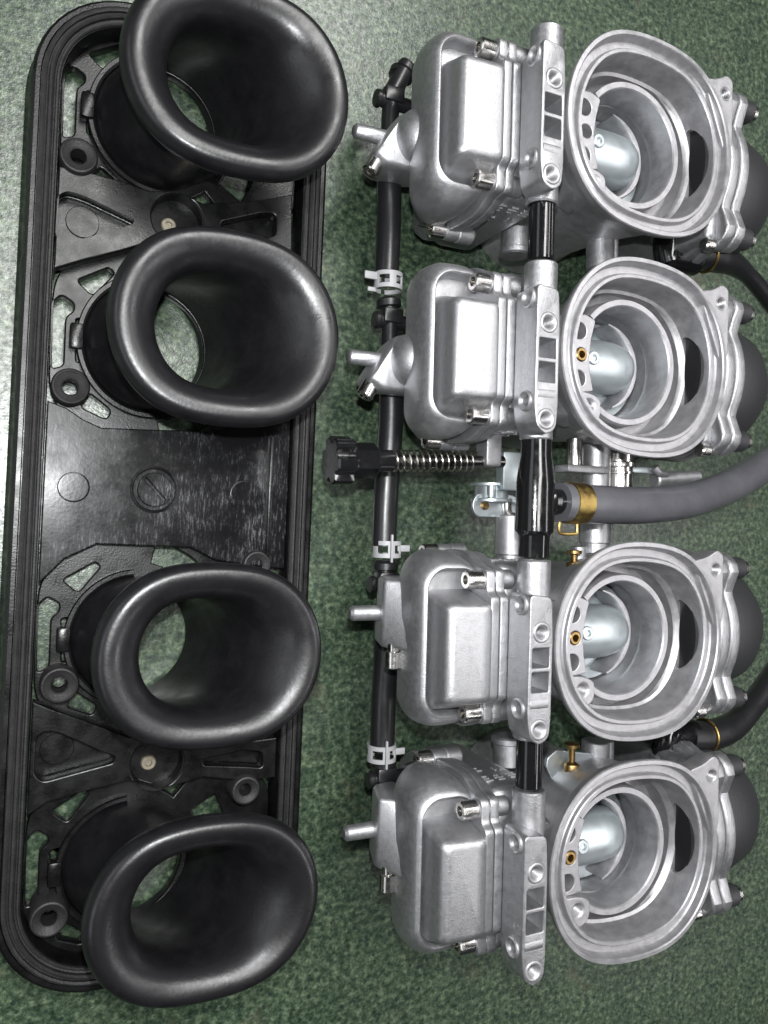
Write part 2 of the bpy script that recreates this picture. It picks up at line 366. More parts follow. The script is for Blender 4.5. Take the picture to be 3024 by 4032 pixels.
# velocity stacks
def stack_mesh():
    # (z, lean, flat, rx, ry): outside from the foot up, over the lip and down the bore
    K = [(2.4, -0.6, 0, 20.6, 20.6), (14, 4.0, 0.0, 20.6, 20.6), (26, 9.6, 0.4, 20.6, 20.4), (34, 13.8, 1.6, 21.0, 21.2), (38.5, 16.0, 3.0, 22.4, 22.8), (41.6, 17.3, 5.0, 24.4, 25.2),
         (43.4, 17.9, 6.4, 26.2, 27.0), (44.9, 18.2, 6.9, 27.0, 27.7), (46.6, 18.3, 7.0, 27.3, 28.0), (48.6, 18.5, 7.0, 27.0, 27.7), (50.4, 18.6, 6.9, 25.9, 26.6), (51.2, 18.7, 6.8, 24.2, 25.0), (50.9, 18.7, 6.6, 21.6, 22.6),
         (49.2, 18.6, 6.1, 18.8, 19.9), (46.2, 18.2, 5.4, 16.4, 17.8), (42.0, 17.0, 4.2, 15.2, 16.7), (36, 14.6, 2.8, 15.4, 16.6), (27, 10.2, 1.0, 17.0, 17.2), (15, 4.6, 0, 18.8, 18.7), (2.4, -0.6, 0, 19.2, 19.2)]
    P = catmull([Vector(k[:3]) for k in K], 4); Q = catmull([Vector((k[3], k[4], 0)) for k in K], 4)
    m = MB(); m.loft([[Vector((x, y, p.x)) for x, y in oval(p.z, q.x, q.y, 80, cx=p.y)] for p, q in zip(P, Q)], closed=True)
    return m
sm = stack_mesh()
proto = None
for k in range(4):
    o = sm.build('velocity_stack', M_RUBBER, plate, (BASE_X, STACK_Y[k], 0)) if proto is None else bpy.data.objects.new('velocity_stack', proto.data)
    if proto is None: proto = o
    else:
        COL.objects.link(o); o.parent = plate; o.location = Vector((BASE_X, STACK_Y[k], 0)) * S
    o.scale = ((1.02, 1.05, 1.02), (1.02, 1.06, 1.02), (1, 1, 1), (1.02, 0.98, 1.0))[k]
    if k == 3: o.location.x += 0.0012
    # collar with its key tab
    q = MB()
    n = 56; rings = []
    for i in range(n + 1):
        a = R(95) + (R(275) - R(95)) * i / n; c_, s_ = math.cos(a), math.sin(a)
        rings.append([Vector((1.4 + r * c_, r * s_, z)) for r, z in ((20.4, 5.6), (22.9, 5.6), (23.1, 8.2), (22.7, 8.9), (21.6, 8.9), (20.9, 8.4))])
    q.loft(rings, True, True); q.build('collar', M_PLAST, o)
    q = MB(); q.box(-23.6, -19.5, -4, 4, 5.4, 10.2, 0.8); q.build('key_tab', M_PLAST, o)

# ------------------------------------------------------------------ carburettor bank (right)
BA = -0.028
BF = Frame(BA)
bank = bpy.data.objects.new('carburetor_bank', None); COL.objects.link(bank)
bank.rotation_euler = (0, 0, BA)
bank['label'] = 'bank of four silver aluminium carburetors with open mouths, joined by black hoses'
bank['category'] = 'carburetors'
CX = 190.0
CARB_Y = [133.4, 57.4, -38.3, -111.9]
MROT = -0.045

def threads(o, axis, r, depth, lip):
    """outer boss ring with a threaded hole: profile runs up the outside, over the lip, down the thread"""
    pr = [(lip, -1.0), (lip, 0.0), (lip - 0.3, 0.35), (r + 0.75, 0.35), (r + 0.45, 0.2), (r, -0.3)]
    h = -0.3
    while h > -depth:
        pr += [(r + 0.28, h - 0.35), (r, h - 0.7)]; h -= 0.7
    pr += [(0, h)]
    return MB().lathe(o, axis, pr, 26, False, True)

def ov(d, z, ry=33.6, fl=7.0, rx=29.6):
    return ring3(oval(fl, rx - d, ry - d, 88, rot=MROT), z)
def carb_body():
    m = MB()
    C = lambda r, z: [Vector((r * math.cos(2 * PI * (k + 0.5) / 88), r * math.sin(2 * PI * (k + 0.5) / 88), z)) for k in range(88)]
    rings = [C(22, 0.5), C(24.6, 0.5), C(25, 3), C(23.5, 22), C(25.2, 44), C(27.6, 57), ov(6.0, 64), ov(4.4, 70), ov(2.2, 74), ov(0.6, 76.6), ov(0.2, 78.6), ov(0.0, 79.4), ov(0.3, 79.9), ov(1.6, 80.0), ov(1.95, 79.6), ov(2.2, 77.2), ov(2.6, 76.7),
             ov(4.9, 76.7), ov(5.2, 77.0), ov(5.4, 78.3), ov(5.7, 78.6), ov(6.7, 78.6), ov(7.0, 78.2), ov(7.2, 75), ov(7.6, 70.5), ov(8.2, 68.6), ov(9.2, 68.0), C(26.9, 67.6), C(26.5, 67.0), C(26.2, 60.5), C(25.6, 60), C(20.5, 60), C(19.3, 59), C(18.8, 48), C(18.4, 20), C(19, 0.5)]
    m.loft(rings, closed=True)
    return m
def front_box():
    m = MB()
    m.box(-50, -32, -26, 26, 14, 67, 3.5, 3)
    m.box(-38, -24, -20, 20, 20, 56, 3, 2)
    return m

# meshes that all four share
SH = {}
def shared(key, mb, matl, ang=32):
    o = mb.build(key, matl, ang=ang); me = o.data; bpy.data.objects.remove(o); SH[key] = me; return me
def put(name, me, parent, loc=(0, 0, 0)):
    o = bpy.data.objects.new(name, me); COL.objects.link(o); o.parent = parent; o.location = Vector(loc) * S; return o

def arch(hw, z0, h, x0, x1, n=26):
    out = [(hw * math.cos(PI * k / n), z0 + h * max(0.0, math.sin(PI * k / n)) ** 0.9) for k in range(n + 1)]
    return MB().loft([[Vector((x, y, z)) for y, z in out] for x in (x0, x1)], True, True)
def boolean(base, cutter):
    a = base.build('cut_a', M_MACH); b = cutter.build('cut_b', M_MACH)
    md = a.modifiers.new('b', 'BOOLEAN'); md.operation = 'DIFFERENCE'; md.solver = 'EXACT'; md.object = b
    dg = bpy.context.evaluated_depsgraph_get(); me = a.evaluated_get(dg).to_mesh()
    r = MB(); r.add([v.co / S for v in me.vertices], [tuple(p.vertices) for p in me.polygons])
    bpy.data.objects.remove(a); bpy.data.objects.remove(b); return r
shared('carburetor_body', boolean(carb_body(), arch(12.6, 68.7, 7.2, 26, 34.6)), M_MACH, 30)
shared('casting_block', front_box(), M_CAST)
shared('cover_neck', MB().box(33.5, 39.5, -27, 27, 22, 73, 2.5, 3), M_CAST)
# C-shaped venturi ring
m = MB(); rings = []
for i in range(73):
    a = R(-139) + R(278) * i / 72
    rings.append([Vector((-1.5 + r * math.cos(a), r * math.sin(a), z)) for r, z in ((19.2, 59.5), (22.6, 59.5), (22.0, 70.2), (21.7, 70.8), (19.9, 70.8), (19.5, 70.3), (18.6, 62))])
m.loft(rings, True, True); shared('venturi_ring', m, M_MACH, 28)
# jet block: flat face with three ports
def jet_block():
    out = rpoly([(-30.0, 13.2), (-19.5, 14.4), (-15.4, 12.8), (-17.2, 6), (-17.8, 0), (-17.2, -6), (-15.8, -11.4), (-20, -12.0), (-30.0, -11.8)], 0.8, 3)
    holes = [circ(-22.2, 8.6, 2.9, 24), circ(-21.2, 0.6, 2.4, 24), circ(-22.2, -7.6, 2.9, 24)]
    m = MB(); m.plate(out, holes, 12, 0.3, Matrix.Translation((0, 0, 58.6))); return m
shared('jet_block', jet_block(), M_MACH)
m = MB(); m.lathe((-21.2, 0.6, 62), (0, 0, 1), [(2.3, 0), (2.3, 8.6), (2.0, 8.9), (1.3, 8.9), (1.1, 8.3), (1.1, 2), (0, 2)], 24, False); shared('air_jet', m, M_BRASS)
# threaded lug inside the mouth
m = MB(); m.plate(rpoly([(-29.5, -12.0), (-18.5, -12.2), (-13.6, -14), (-13.6, -20.6), (-18, -23.2), (-25, -20)], 2.2, 5), [circ(-18.6, -16.6, 2.5, 26)], 14, 0.4, Matrix.Translation((0, 0, 58.0))); shared('mouth_lug', m, M_MACH)
shared('mouth_lug_thread', threads((-18.6, -16.6, 71.7), (0, 0, 1), 2.0, 7, 2.9), M_MACH, 60)
# throttle slide crossing the bore, its collar and the butterfly below
m = MB(); m.lathe((-19.0, 0.4, 56.3), (1, 0, 0), [(8.4, 0), (9.7, 0.8), (9.8, 17), (9.6, 21), (8.8, 25), (7.2, 27.8), (4.6, 29.6), (1.8, 30.3), (0, 30.4)], 56); shared('throttle_slide', m, M_ZINC, 50)
m = MB(); m.lathe((-12.3, 1.2, 65.6), (0, 0, 1), [(2.5, 0), (2.4, 0.9), (2.1, 1.1), (1.2, 1.1), (0.8, 0.2)], 24, False); shared('slide_screw', m, M_ZINC)
m = MB(); rings = []
for i in range(41):
    t = i / 40; a = R(88 - 166 * t); w = 1.3 * min(1, 0.25 + 3 * t, 0.35 + 3 * (1 - t)); rad = 13.2 + 1.8 * abs(2 * t - 1) ** 2
    c_, s_ = math.cos(a), math.sin(a)
    rings.append([Vector((-2.2 + r * c_, 0.4 + r * s_, z)) for r, z in ((rad - w, 52), (rad + w, 52), (rad + w, 60.6), (rad + w * 0.6, 61.2), (rad - w * 0.6, 61.2), (rad - w, 60.4))])
m.loft(rings, True, True); shared('slide_guide', m, M_MACH, 40)
m = MB(); m.lathe((0, 0, 50), (-0.10, 0, 1), [(18.3, -0.5), (18.3, 0.5)], 48); shared('butterfly_plate', m, M_ZINC)
m = MB()
m.lathe((-4, 13.0, 50.2), (-0.10, 0, 1), [(2.4, 0), (2.3, 1.4), (1.8, 1.9), (0.6, 1.9), (0.5, 1.3)], 20, False)
shared('butterfly_screw', m, M_ZINC)

# black fill standing in for the shade inside the arched vent, right mouth wall
m = arch(12.9, 68.3, 7.9, 28.0, 34.9)
shared('vent_shade_fill', m, M_HOSE)

# float bowl with its raised box
def bowl():
    m = MB(); rings = []
    for z, x0, x1, yh, r in ((12, -57, -53, 18, 2), (22, -61, -53, 22, 6), (31, -66.5, -53, 25.6, 9), (39, -72, -53, 28.4, 10), (45, -75, -53, 29.3, 10.5), (50, -76.2, -53, 29.3, 10.5), (55.5, -76.4, -53, 28.6, 10.2), (59.5, -76.0, -53, 27.2, 9.6), (61.8, -75.2, -53.2, 25.6, 8.8), (62.8, -74.5, -53.6, 24.6, 8.0), (63.0, -73.8, -54, 23.8, 7.2), (62.4, -73.2, -54.2, 23.2, 6.6), (60.8, -72.8, -54.3, 22.8, 6.2), (58.0, -72.6, -54.4, 22.4, 5.8)):
        rings.append(ring3(rrect(x0, x1, -yh, yh, r, 9), z))
    m.loft(rings, True, True)
    # raised box: sloping skirt, rounded top
    rings = []
    for z, x0, x1, ya, yb, r in ((58, -72.0, -54.5, -22.5, 16.5, 3), (62.0, -71.8, -54.6, -21.4, 15.6, 2.8), (67.5, -71.5, -54.7, -19.4, 14.0, 2.5), (70.2, -71.2, -54.8, -18.6, 13.4, 2.3), (71.6, -70.6, -55.2, -18.0, 12.8, 2.2), (72.3, -69.6, -56.0, -17.0, 11.8, 1.8), (72.5, -68.4, -57.0, -15.8, 10.6, 1.4)):
        rr = ring3(rrect(x0, x1, ya, yb, r, 6), z)
        if z > 67: rr = [Vector((p.x, p.y, p.z + (p.x + 64) * 0.06)) for p in rr]
        rings.append(rr)
    m.loft(rings, True, True)
    return m
shared('float_bowl', bowl(), M_BOWL, 40)
def bowl_flange(x0, x1, grow=0.0):
    """plate square to x with ears at the four screws"""
    out = rpoly([(-26.5 - grow, 20), (-29.8 - grow, 46), (-29.2 - grow, 57), (-26.0, 64), (-26.0, 69.6), (-19.0, 69.6), (-17.2, 72.5), (14.9, 72.5), (16.6, 69.6), (23.8, 69.6), (24.6, 64), (28.4 + grow, 57), (29.0 + grow, 46), (26 + grow, 20), (20, 10), (-20, 10)], 3.0, 5)
    M = Matrix(((0, 0, 1, x0), (1, 0, 0, 0), (0, 1, 0, 0), (0, 0, 0, 1)))
    m = MB(); m.plate(out, [], x1 - x0, 0.5, M, 2); return m
shared('bowl_flange', bowl_flange(-56.0, -52.8, 0.3), M_BOWL)
shared('body_flange', bowl_flange(-52.5, -49.2), M_CAST)
SCREWS = ((20.2, 66.2), (-22.4, 66.2), (27.6, 36), (-28.4, 36))
def cap_screw(x, y, z, r=3.05, L=5.4, axis=(-1, 0, 0)):
    return MB().lathe((x, y, z), axis, [(r, 0), (r, L - 0.4), (r - 0.4, L), (1.55, L), (1.5, L - 2.4), (0, L - 2.4)], 28, False, True)
for i, (y, z) in enumerate(SCREWS):
    shared('bowl_screw%d' % i, cap_screw(-56.6, y, z), M_STEEL)
    m = MB(); m.lathe((-56.5, y, z), (1, 0, 0), [(2.6, 0), (3.1, 0.5), (3.1, 5), (3.0, 5.4), (3.35, 5.8), (3.35, 11), (2.6, 12)], 28); shared('screw_lug%d' % i, m, M_BOWL)

# raised casting marks on the upper side of the body
m = MB()
for (x, z, w, h) in ((-47, 60, 3.0, 0.6), (-47, 58, 2.2, 0.6), (-47.5, 56, 3.4, 0.6), (-42, 60, 2.6, 0.6), (-42, 58, 3.4, 0.6), (-42, 56, 1.8, 0.6), (-36.5, 59.5, 3.4, 0.6), (-36.5, 57.6, 3.4, 0.6), (-36.5, 55.8, 3.4, 0.6), (-46, 50, 4.4, 0.7), (-46, 47.4, 3.2, 0.7), (-39, 50, 0.7, 3.2), (-37, 50, 0.7, 3.2)):
    m.box(x - w / 2, x + w / 2, 25.6, 26.5, z - h / 2, z + h / 2, 0.12, 1)
    m.box(x - w / 2, x + w / 2, -26.5, -25.6, z - h / 2, z + h / 2, 0.12, 1)
shared('casting_marks', m, M_MACH)
# mounting bracket between bowl and mouth
def bracket():
    out = rpoly([(-49.4, 17.0), (-41.2, 16.0), (-40.6, 4), (-40.8, -22), (-41.4, -27.5), (-45, -29.6), (-48.6, -27.0), (-49.6, -20)], 2.0, 5)
    holes = [circ(-45.0, 5.3, 2.2, 24), circ(-45.2, -24.6, 2.2, 24),
             rpoly([(-48.2, 0.4), (-41.9, 0.4), (-41.9, -5.6), (-48.2, -5.6)], 0.4, 2),
             rpoly([(-48.2, -7.0), (-41.9, -7.0), (-41.9, -13.2), (-48.2, -13.2)], 0.4, 2)]
    m = MB(); m.plate(out, holes, 11.5, 0.4, Matrix.Translation((0, 0, 72.5)), 2)
    m.cyl((-49.2, -16.8, 81.3), (-41.4, -16.8, 81.3), 3.0, ch=0.6)
    return m
ct_ = MB()
for y, z in ((13.4, 79.6), (-18.8, 79.2)): ct_.lathe((-52, y, z), (1, 0, 0), [(2.1, 0), (2.1, 6.5)], 20)
shared('mounting_bracket', boolean(bracket(), ct_), M_CAST)
m = MB()
for y0, y1, za, zb in ((0.9, -6.1, 80.5, 75.5), (-6.5, -13.7, 79.5, 76.0)):
    m.loft([[Vector((-48.9, y, 71.5)), Vector((-48.9, y, za)), Vector((-44.5, y, zb)), Vector((-41.2, y, zb - 1)), Vector((-41.2, y, 71.5))] for y in (y0, y1)], True, True)
shared('bracket_web', m, M_CAST)
shared('threaded_boss_a', threads((-45.0, 5.3, 84.0), (0, 0, 1), 1.75, 8, 3.35), M_MACH, 60)
shared('threaded_boss_b', threads((-45.2, -24.6, 84.0), (0, 0, 1), 1.75, 8, 3.35), M_MACH, 60)
for i, (y, z) in enumerate(((13.4, 79.6), (-18.8, 79.2))):
    m = MB(); m.lathe((-49.5, y, z), (-1, 0, 0), [(3.3, -0.2), (3.2, 0.6), (2.8, 0.9), (2.1, 0.35), (1.8, -0.4), (1.8, -3.0)], 24, False, False); shared('side_hole%d' % i, m, M_MACH)
# cross tube sockets either side of the bracket
m = MB(); m.lathe((-40.8, 12, 73.5), (0, 1, 0), [(5.2, 0), (5.4, 14.6), (5.0, 15.1), (4.5, 15.1), (4.4, 8)], 36, True, False); shared('pipe_socket_a', m, M_CAST)
m = MB(); m.lathe((-41.2, -20, 73.5), (0, -1, 0), [(5.2, 0), (5.3, 9.6), (4.9, 10.1), (4.5, 10.1), (4.4, 6)], 36, True, False); shared('pipe_socket_b', m, M_CAST)

# vacuum cover on the right
def cover_flange(x0, x1, g=0.0):
    zc = 48.5
    pts = []
    for k in range(96):
        a = 2 * PI * k / 96
        r = 30.5 + g
        for la in (45, 135, 225, 315):
            d = (math.degrees(a) - la + 180) % 360 - 180
            r = max(r, 30.5 + g + 8.2 * math.exp(-(d / 11.5) ** 4))
        pts.append((r * math.cos(a), zc + r * math.sin(a)))
    M = Matrix(((0, 0, 1, x0), (1, 0, 0, 0), (0, 1, 0, 0), (0, 0, 0, 1)))
    return MB().plate(pts, [], x1 - x0, 0.9, M, 2)
shared('body_cover_flange', cover_flange(37.6, 42.2), M_CAST)
shared('cover_flange', cover_flange(42.6, 47.2, 0.2), M_CAST)
m = MB(); m.lathe((46.8, 0, 48), (1, 0, 0), [(28, 0), (28, 2.2), (27.4, 2.8), (26.2, 3.2), (26.2, 6), (25.8, 12), (23.5, 21), (18.5, 28), (10, 31.5), (0, 33)], 56, False, False); shared('vacuum_cap', m, M_CAP)
for i, a in enumerate((45, 315, 135, 225)):
    y, z = 34.0 * math.cos(R(a)), 48.5 + 34.0 * math.sin(R(a))
    m = MB(); m.cyl((46.6, y, z), (53.5, y, z), 4.3, 4.0, ch=0.5); shared('cap_lug%d' % i, m, M_CAP)
    m = MB(); m.cyl((53.2, y, z), (56.2, y, z), 3.0, ch=0.7); shared('cap_screw%d' % i, m, M_STEEL)
# ear with a threaded hole on top of the body
m = MB(); m.plate(rpoly([(24, 27), (31, 28.5), (35.5, 31), (38.6, 29.5), (38.8, 2), (36, 0)], 2.0, 5), [circ(34.8, 24.0, 2.2, 24)], 7, 0.5, Matrix.Translation((0, 0, 71.4))); shared('top_ear', m, M_MACH)
shared('top_ear_thread', threads((34.8, 24.0, 78.2), (0, 0, 1), 1.75, 6, 2.6), M_MACH, 60)
m = MB(); m.cyl((33.2, -28.5, 71), (37.8, -28.5, 71), 2.4, ch=0.5); shared('dowel', m, M_STEEL)

# drain fitting, two patterns
def drain_a():
    m = MB()
    m.cyl((-94, -2.7, 40), (-78, -2.7, 40), 2.45, 2.6, ch=0.9)
    rings = []
    for z, k in ((26, 0.75), (32, 0.92), (38, 1.0), (42, 1.0), (44.2, 0.95), (45.2, 0.84)):
        pl = rpoly([(-81.5, 0.4), (-78, 5.4), (-70, 8), (-64, 8), (-64, -13.7), (-83.5, -13.7), (-88, -10.4), (-85, -5)], 1.8, 4)
        cx, cy = -76, -4
        rings.append(ring3([(cx + (x - cx) * k, cy + (y - cy) * k) for x, y in pl], z))
    m.loft(rings, True, True)
    return m
def dome_a():
    m = MB()
    rings = []
    for i in range(11):
        a = -PI / 2 * 0.98 + PI * 0.98 * i / 10
        rings.append([Vector((-74.0 + 6.4 * math.cos(a) * math.cos(2 * PI * k / 36), -2.8 + 8.8 * math.cos(a) * math.sin(2 * PI * k / 36), 45.0 + 9.5 * math.sin(a))) for k in range(36)])
    m.loft(rings, True, True); return m
shared('drain_fitting_a', drain_a(), M_BOWL, 50); shared('bowl_bulge', dome_a(), M_BOWL, 80)
m = MB(); m.lathe((-85.2, -11.4, 40), (-0.50, -0.86, 0), [(2.9, -1), (2.9, 4.6), (2.5, 5.0), (1.5, 5.0), (1.4, 3), (0, 3)], 26, False); shared('drain_screw_a', m, M_STEEL)
def drain_b():
    # wedge that climbs the bowl wall towards its lower end
    m = MB(); rings = []
    for y, zt in ((19.0, 46.4), (9, 51.0), (0, 57.0), (-4.0, 60.0)):
        xl = -80.2 - (19 - y) * 0.04
        rings.append([Vector(p) for p in ((-68, y, 28), (xl + 4, y, 30), (xl, y, 43.5), (-74.6, y, zt), (-68, y, zt), (-64, y, 40))])
    m.loft(rings, True, True); m.bevel(1.5, 4, 20)
    m.cyl((-90.5, 7, 39), (-76, 7, 39), 2.5, 2.7, ch=0.9)
    return m
shared('drain_fitting_b', drain_b(), M_BOWL, 40)
m = MB(); m.lathe((-77.6, -3.4, 47), (0, -1, 0), [(2.0, -1), (2.0, 1.4), (2.8, 1.6), (2.8, 6.8), (2.4, 7.2), (1.5, 7.2), (1.4, 4), (0, 4)], 26, False); shared('drain_screw_b', m, M_STEEL)

LOOK = ['nearest the top edge of the picture', 'second from the top, beside the idle adjuster spring', 'third from the top, below the grey hose', 'lowest, with no neighbour below it']
for k in range(4):
    body = put('carburetor_body', SH['carburetor_body'], bank, (CX, CARB_Y[k], 0))
    body['label'] = 'silver carburetor, ' + LOOK[k]
    P = lambda name, key=None: put(name, SH[key or name], body)
    for nm in ('casting_block', 'cover_neck', 'venturi_ring', 'jet_block', 'mouth_lug', 'throttle_slide', 'slide_screw', 'slide_guide', 'butterfly_plate', 'butterfly_screw', 'vent_shade_fill', 'float_bowl', 'bowl_flange', 'body_flange',
               'mounting_bracket', 'bracket_web', 'body_cover_flange', 'cover_flange', 'vacuum_cap', 'top_ear', 'dowel'): P(nm)
    P('casting_marks')['kind'] = 'stuff'
    if k: P('air_jet')
    P('thread', 'mouth_lug_thread'); P('thread', 'top_ear_thread')
    P('threaded_boss', 'threaded_boss_a'); P('threaded_boss', 'threaded_boss_b')
    P('side_hole', 'side_hole0'); P('side_hole', 'side_hole1')
    P('pipe_socket', 'pipe_socket_a'); P('pipe_socket', 'pipe_socket_b')
    for i in range(4):
        P('bowl_screw', 'bowl_screw%d' % i); P('screw_lug', 'screw_lug%d' % i); P('cap_lug', 'cap_lug%d' % i); P('cap_screw', 'cap_screw%d' % i)
    if k < 2:
        P('drain_fitting', 'drain_fitting_a'); P('bowl_bulge'); P('drain_screw', 'drain_screw_a')
    else:
        P('drain_fitting', 'drain_fitting_b'); P('drain_screw', 'drain_screw_b')

# ------------------------------------------------------------------ pipes and hoses of the bank
# black cross pipes between the sockets
XP = CX - 41
def cross(y0, y1, name='cross_pipe'):
    m = MB(); m.cyl((XP, y0, 73.5), (XP, y1, 73.5), 4.2, ch=0.2, n=40)
    for a in (70, 100): m.box(XP + 4.1 * math.cos(R(a)) - 0.25, XP + 4.1 * math.cos(R(a)) + 0.25, min(y0, y1) + 1, max(y0, y1) - 1, 73.5 + 4.1 * math.sin(R(a)) - 0.4, 73.5 + 4.1 * math.sin(R(a)) + 0.25, 0.1)
    return m.build(name, M_GLOSS, bank)
cross(CARB_Y[0] - 26, CARB_Y[1] + 28); cross(CARB_Y[2] - 26, CARB_Y[3] + 28)
# centre tee
ya, yb = CARB_Y[1] - 28, CARB_Y[2] + 28
m = MB(); L = ya - yb
m.lathe((XP, ya, 73.5), (0, -1, 0), [(4.9, 0), (5.0, L * .18), (5.9, L * .34), (6.2, L * .42), (6.2, L * .70), (6.3, L * .76), (6.3, L * .79), (5.4, L * .81), (5.1, L * .83), (4.9, L)], 40)
tee = m.build('fuel_tee', M_GLOSS, bank)
HP = [BF(x, y, z) for x, y, z in ((2165, 1978, 73), (2200, 1978, 73), (2400, 1988, 72), (2560, 1988, 70), (2720, 1968, 67), (2870, 1915, 63), (2985, 1850, 58), (3120, 1760, 52), (3300, 1640, 45))]
m = MB(); m.lathe(HP[0] - Vector((6, 0, 0)), HP[1] - HP[0], [(4.0, 0), (5.4, 3.5), (5.6, 4.6), (5.2, 5.4), (4.2, 6.2), (4.0, 18)], 32); m.build('side_spigot', M_GLOSS, tee)
m = MB(); m.tube(HP[1:], 6.55, 32, True, 8)
gh = m.build('fuel_hose', M_GREY, bank); gh['label'] = 'thick grey rubber fuel hose curving to the right edge'
ax = (HP[2] - HP[1]).normalized()
c0 = HP[1] + ax * 3.2
m = MB(); m.lathe(c0, ax, [(6.6, 0), (6.95, 0.1), (6.95, 6.9), (6.6, 7.0)], 48, False, False)
cl = m.build('band_clamp', M_GOLD, bank)
m = MB(); e = c0 + Vector((0, -6.8, 1.0)) + ax * 0.6
m.tube([e + Vector((-3.0, 1.0, -1)), e + Vector((-3.2, -2.4, -1)), e + Vector((-2.0, -3.4, -1)), e + Vector((3.2, -3.4, -1)), e + Vector((4.2, -2.4, -1)), e + Vector((4.0, 1.0, -1))], 0.6, 10, True, 3)
m.build('clamp_loop', M_GOLD, cl)

# left vent line: hose pieces, tees, spring clips
def vhose(p0, p1, z=26, r=4.45, mid=None):
    a, b = BF(*p0, z), BF(*p1, z); pts = [a] + ([BF(*q, z) for q in mid] if mid else []) + [b]
    m = MB(); m.tube(pts, r, 28, True, 6); return m.build('vent_hose', M_HOSE, bank)
vhose((1532, 700), (1522, 1075), mid=[(1531, 880)])
vhose((1540, 1480), (1512, 2150), mid=[(1540, 1640), (1530, 1800), (1518, 1980)])
vhose((1520, 2380), (1505, 2930), mid=[(1520, 2560), (1510, 2760)])
def vent_tee(px, py, up, dn, z=26):
    """black tee on the vent line: vertical pipe with collars and a side stub to the right"""
    a, c, b = BF(px + up[0], py + up[1], z), BF(px, py, z), BF(px + dn[0], py + dn[1], z)
    m = MB(); m.tube([a, c, b], 3.2, 22, True, 4)
    m.lathe(a, a - c, [(3.2, -1.4), (4.6, -1.0), (4.6, 1.2), (3.4, 2.2)], 26)
    m.cyl(c + Vector((-5.4, 0, 0.5)), c + Vector((24, 0, 0.5)), 2.6, ch=0.4)
    m.cyl(c + Vector((-6.6, 0, 0.5)), c + Vector((-4.6, 0, 0.5)), 3.1, ch=0.4)
    m.box(c.x - 3.8, c.x + 3.8, c.y - 1.0, c.y + 4.4, z - 3, z + 4.0, 0.8)
    return m.build('vent_tee', M_HOSE, bank)
vent_tee(1540, 405, (40, -110), (-10, 300))
vent_tee(1535, 1268, (-5, -70), (-5, 220))
vent_tee(1518, 2300, (0, -70), (0, 90))
vent_tee(1510, 3062, (0, -60), (0, 130))
# upper open spigot with its rim
a, b = BF(1565, 330, 27), BF(1600, 262, 29)
m = MB(); m.lathe(a, b - a, [(3.6, -4), (3.3, 0), (3.0, 4), (3.0, 5.2), (3.5, 5.8), (3.4, 7.0), (2.8, 8.2), (2.2, 8.2), (2.0, 5)], 28, True, True); m.build('open_spigot', M_HOSE, bank)
def spring_clip(px, py, flip=1, z=26, style=0):
    c = BF(px, py, z); m = MB(); r0, r1 = 4.7, 5.3
    def band(y0, y1, a0, a1):
        rings = []
        for i in range(33):
            a = R(a0 + (a1 - a0) * i / 32)
            rings.append([Vector((c.x + r * math.cos(a), c.y + y, c.z + r * math.sin(a))) for r, y in ((r0, y0), (r1, y0), (r1, y1), (r0, y1))])
        m.loft(rings, True, True)
    band(1.5, 3.0, -80, 262); band(-3.0, -1.5, -80, 262)
    for a in (30, 95, 170):
        band(-1.8, 1.8, a - 14, a + 14)
    if style == 0:
        m.box(c.x - 9.8 * flip if flip > 0 else c.x + 4.5, c.x - 4.5 if flip > 0 else c.x + 9.8, c.y - 0.2, c.y + 2.6, c.z + 0.6, c.z + 1.6, 0.4)
        m.box(c.x - 8.0, c.x - 4.6, c.y - 4.2, c.y - 2.6, c.z - 0.6, c.z + 0.4, 0.3)
    else:
        m.box(c.x - 1.0, c.x - 0.2, c.y - 4.6, c.y + 5.4, c.z + 5.0, c.z + 6.2, 0.25)
        m.box(c.x + 3.0, c.x + 8.0, c.y - 0.8, c.y + 1.6, c.z + 2.2, c.z + 3.2, 0.4)
    return m.build('spring_clip', M_CLIP, bank)
spring_clip(1528, 1112, 1); spring_clip(1522, 2162, 1, style=1); spring_clip(1502, 2960, 1, style=1)

# ------------------------------------------------------------------ idle adjuster
zk = 47
k0, k1 = BF(1300, 1812, zk), BF(2000, 1818, zk)
dx = (k1 - k0).normalized()
adj = None
m = MB()
n = 96; rings = []
for h, s_ in ((0, 0.93), (0.6, 1.0), (6.5, 1.0), (7.1, 0.94)):
    u, v, w = basis(dx); pr = []
    for i in range(n):
        a = 2 * PI * i / n; r = 7.0 + 0.9 * math.tanh(4.0 * (math.cos(6 * a) + 0.35)); pr.append(k0 + dx * h + (u * math.cos(a) + v * math.sin(a)) * r * s_)
    rings.append(pr)
m.loft(rings, True, True)
m.lathe(k0, dx, [(5.8, 6.8), (5.8, 15.4), (5.4, 16.0), (3.0, 16.0)], 6, True, True, up=(0, 0.5, 0.866))
m.cyl(k0 + dx * 15.5, k0 + dx * 22, 3.6, ch=0.3)
adj = m.build('idle_adjuster_knob', M_GLOSS, bank, ang=28)
adj['label'] = 'black ribbed idle adjuster knob'
m = MB(); m.cyl(k0 + dx * 18, k0 + dx * 66, 2.0, ch=0.2); m.build('adjuster_shaft', M_DARKSTEEL, adj)
m = MB(); u, v, w = basis(dx); pts = []
L0, L1, turns = 22.2, 53.6, 13
for i in range(turns * 14 + 1):
    t = i / (turns * 14); a = 2 * PI * turns * t
    pts.append(k0 + dx * (L0 + (L1 - L0) * t) + (u * math.cos(a) + v * math.sin(a)) * 3.5)
m.tube(pts, 0.36, 8, True, 1); m.build('spring', M_SPRING, adj)
b0 = BF(1925, 1800, zk)
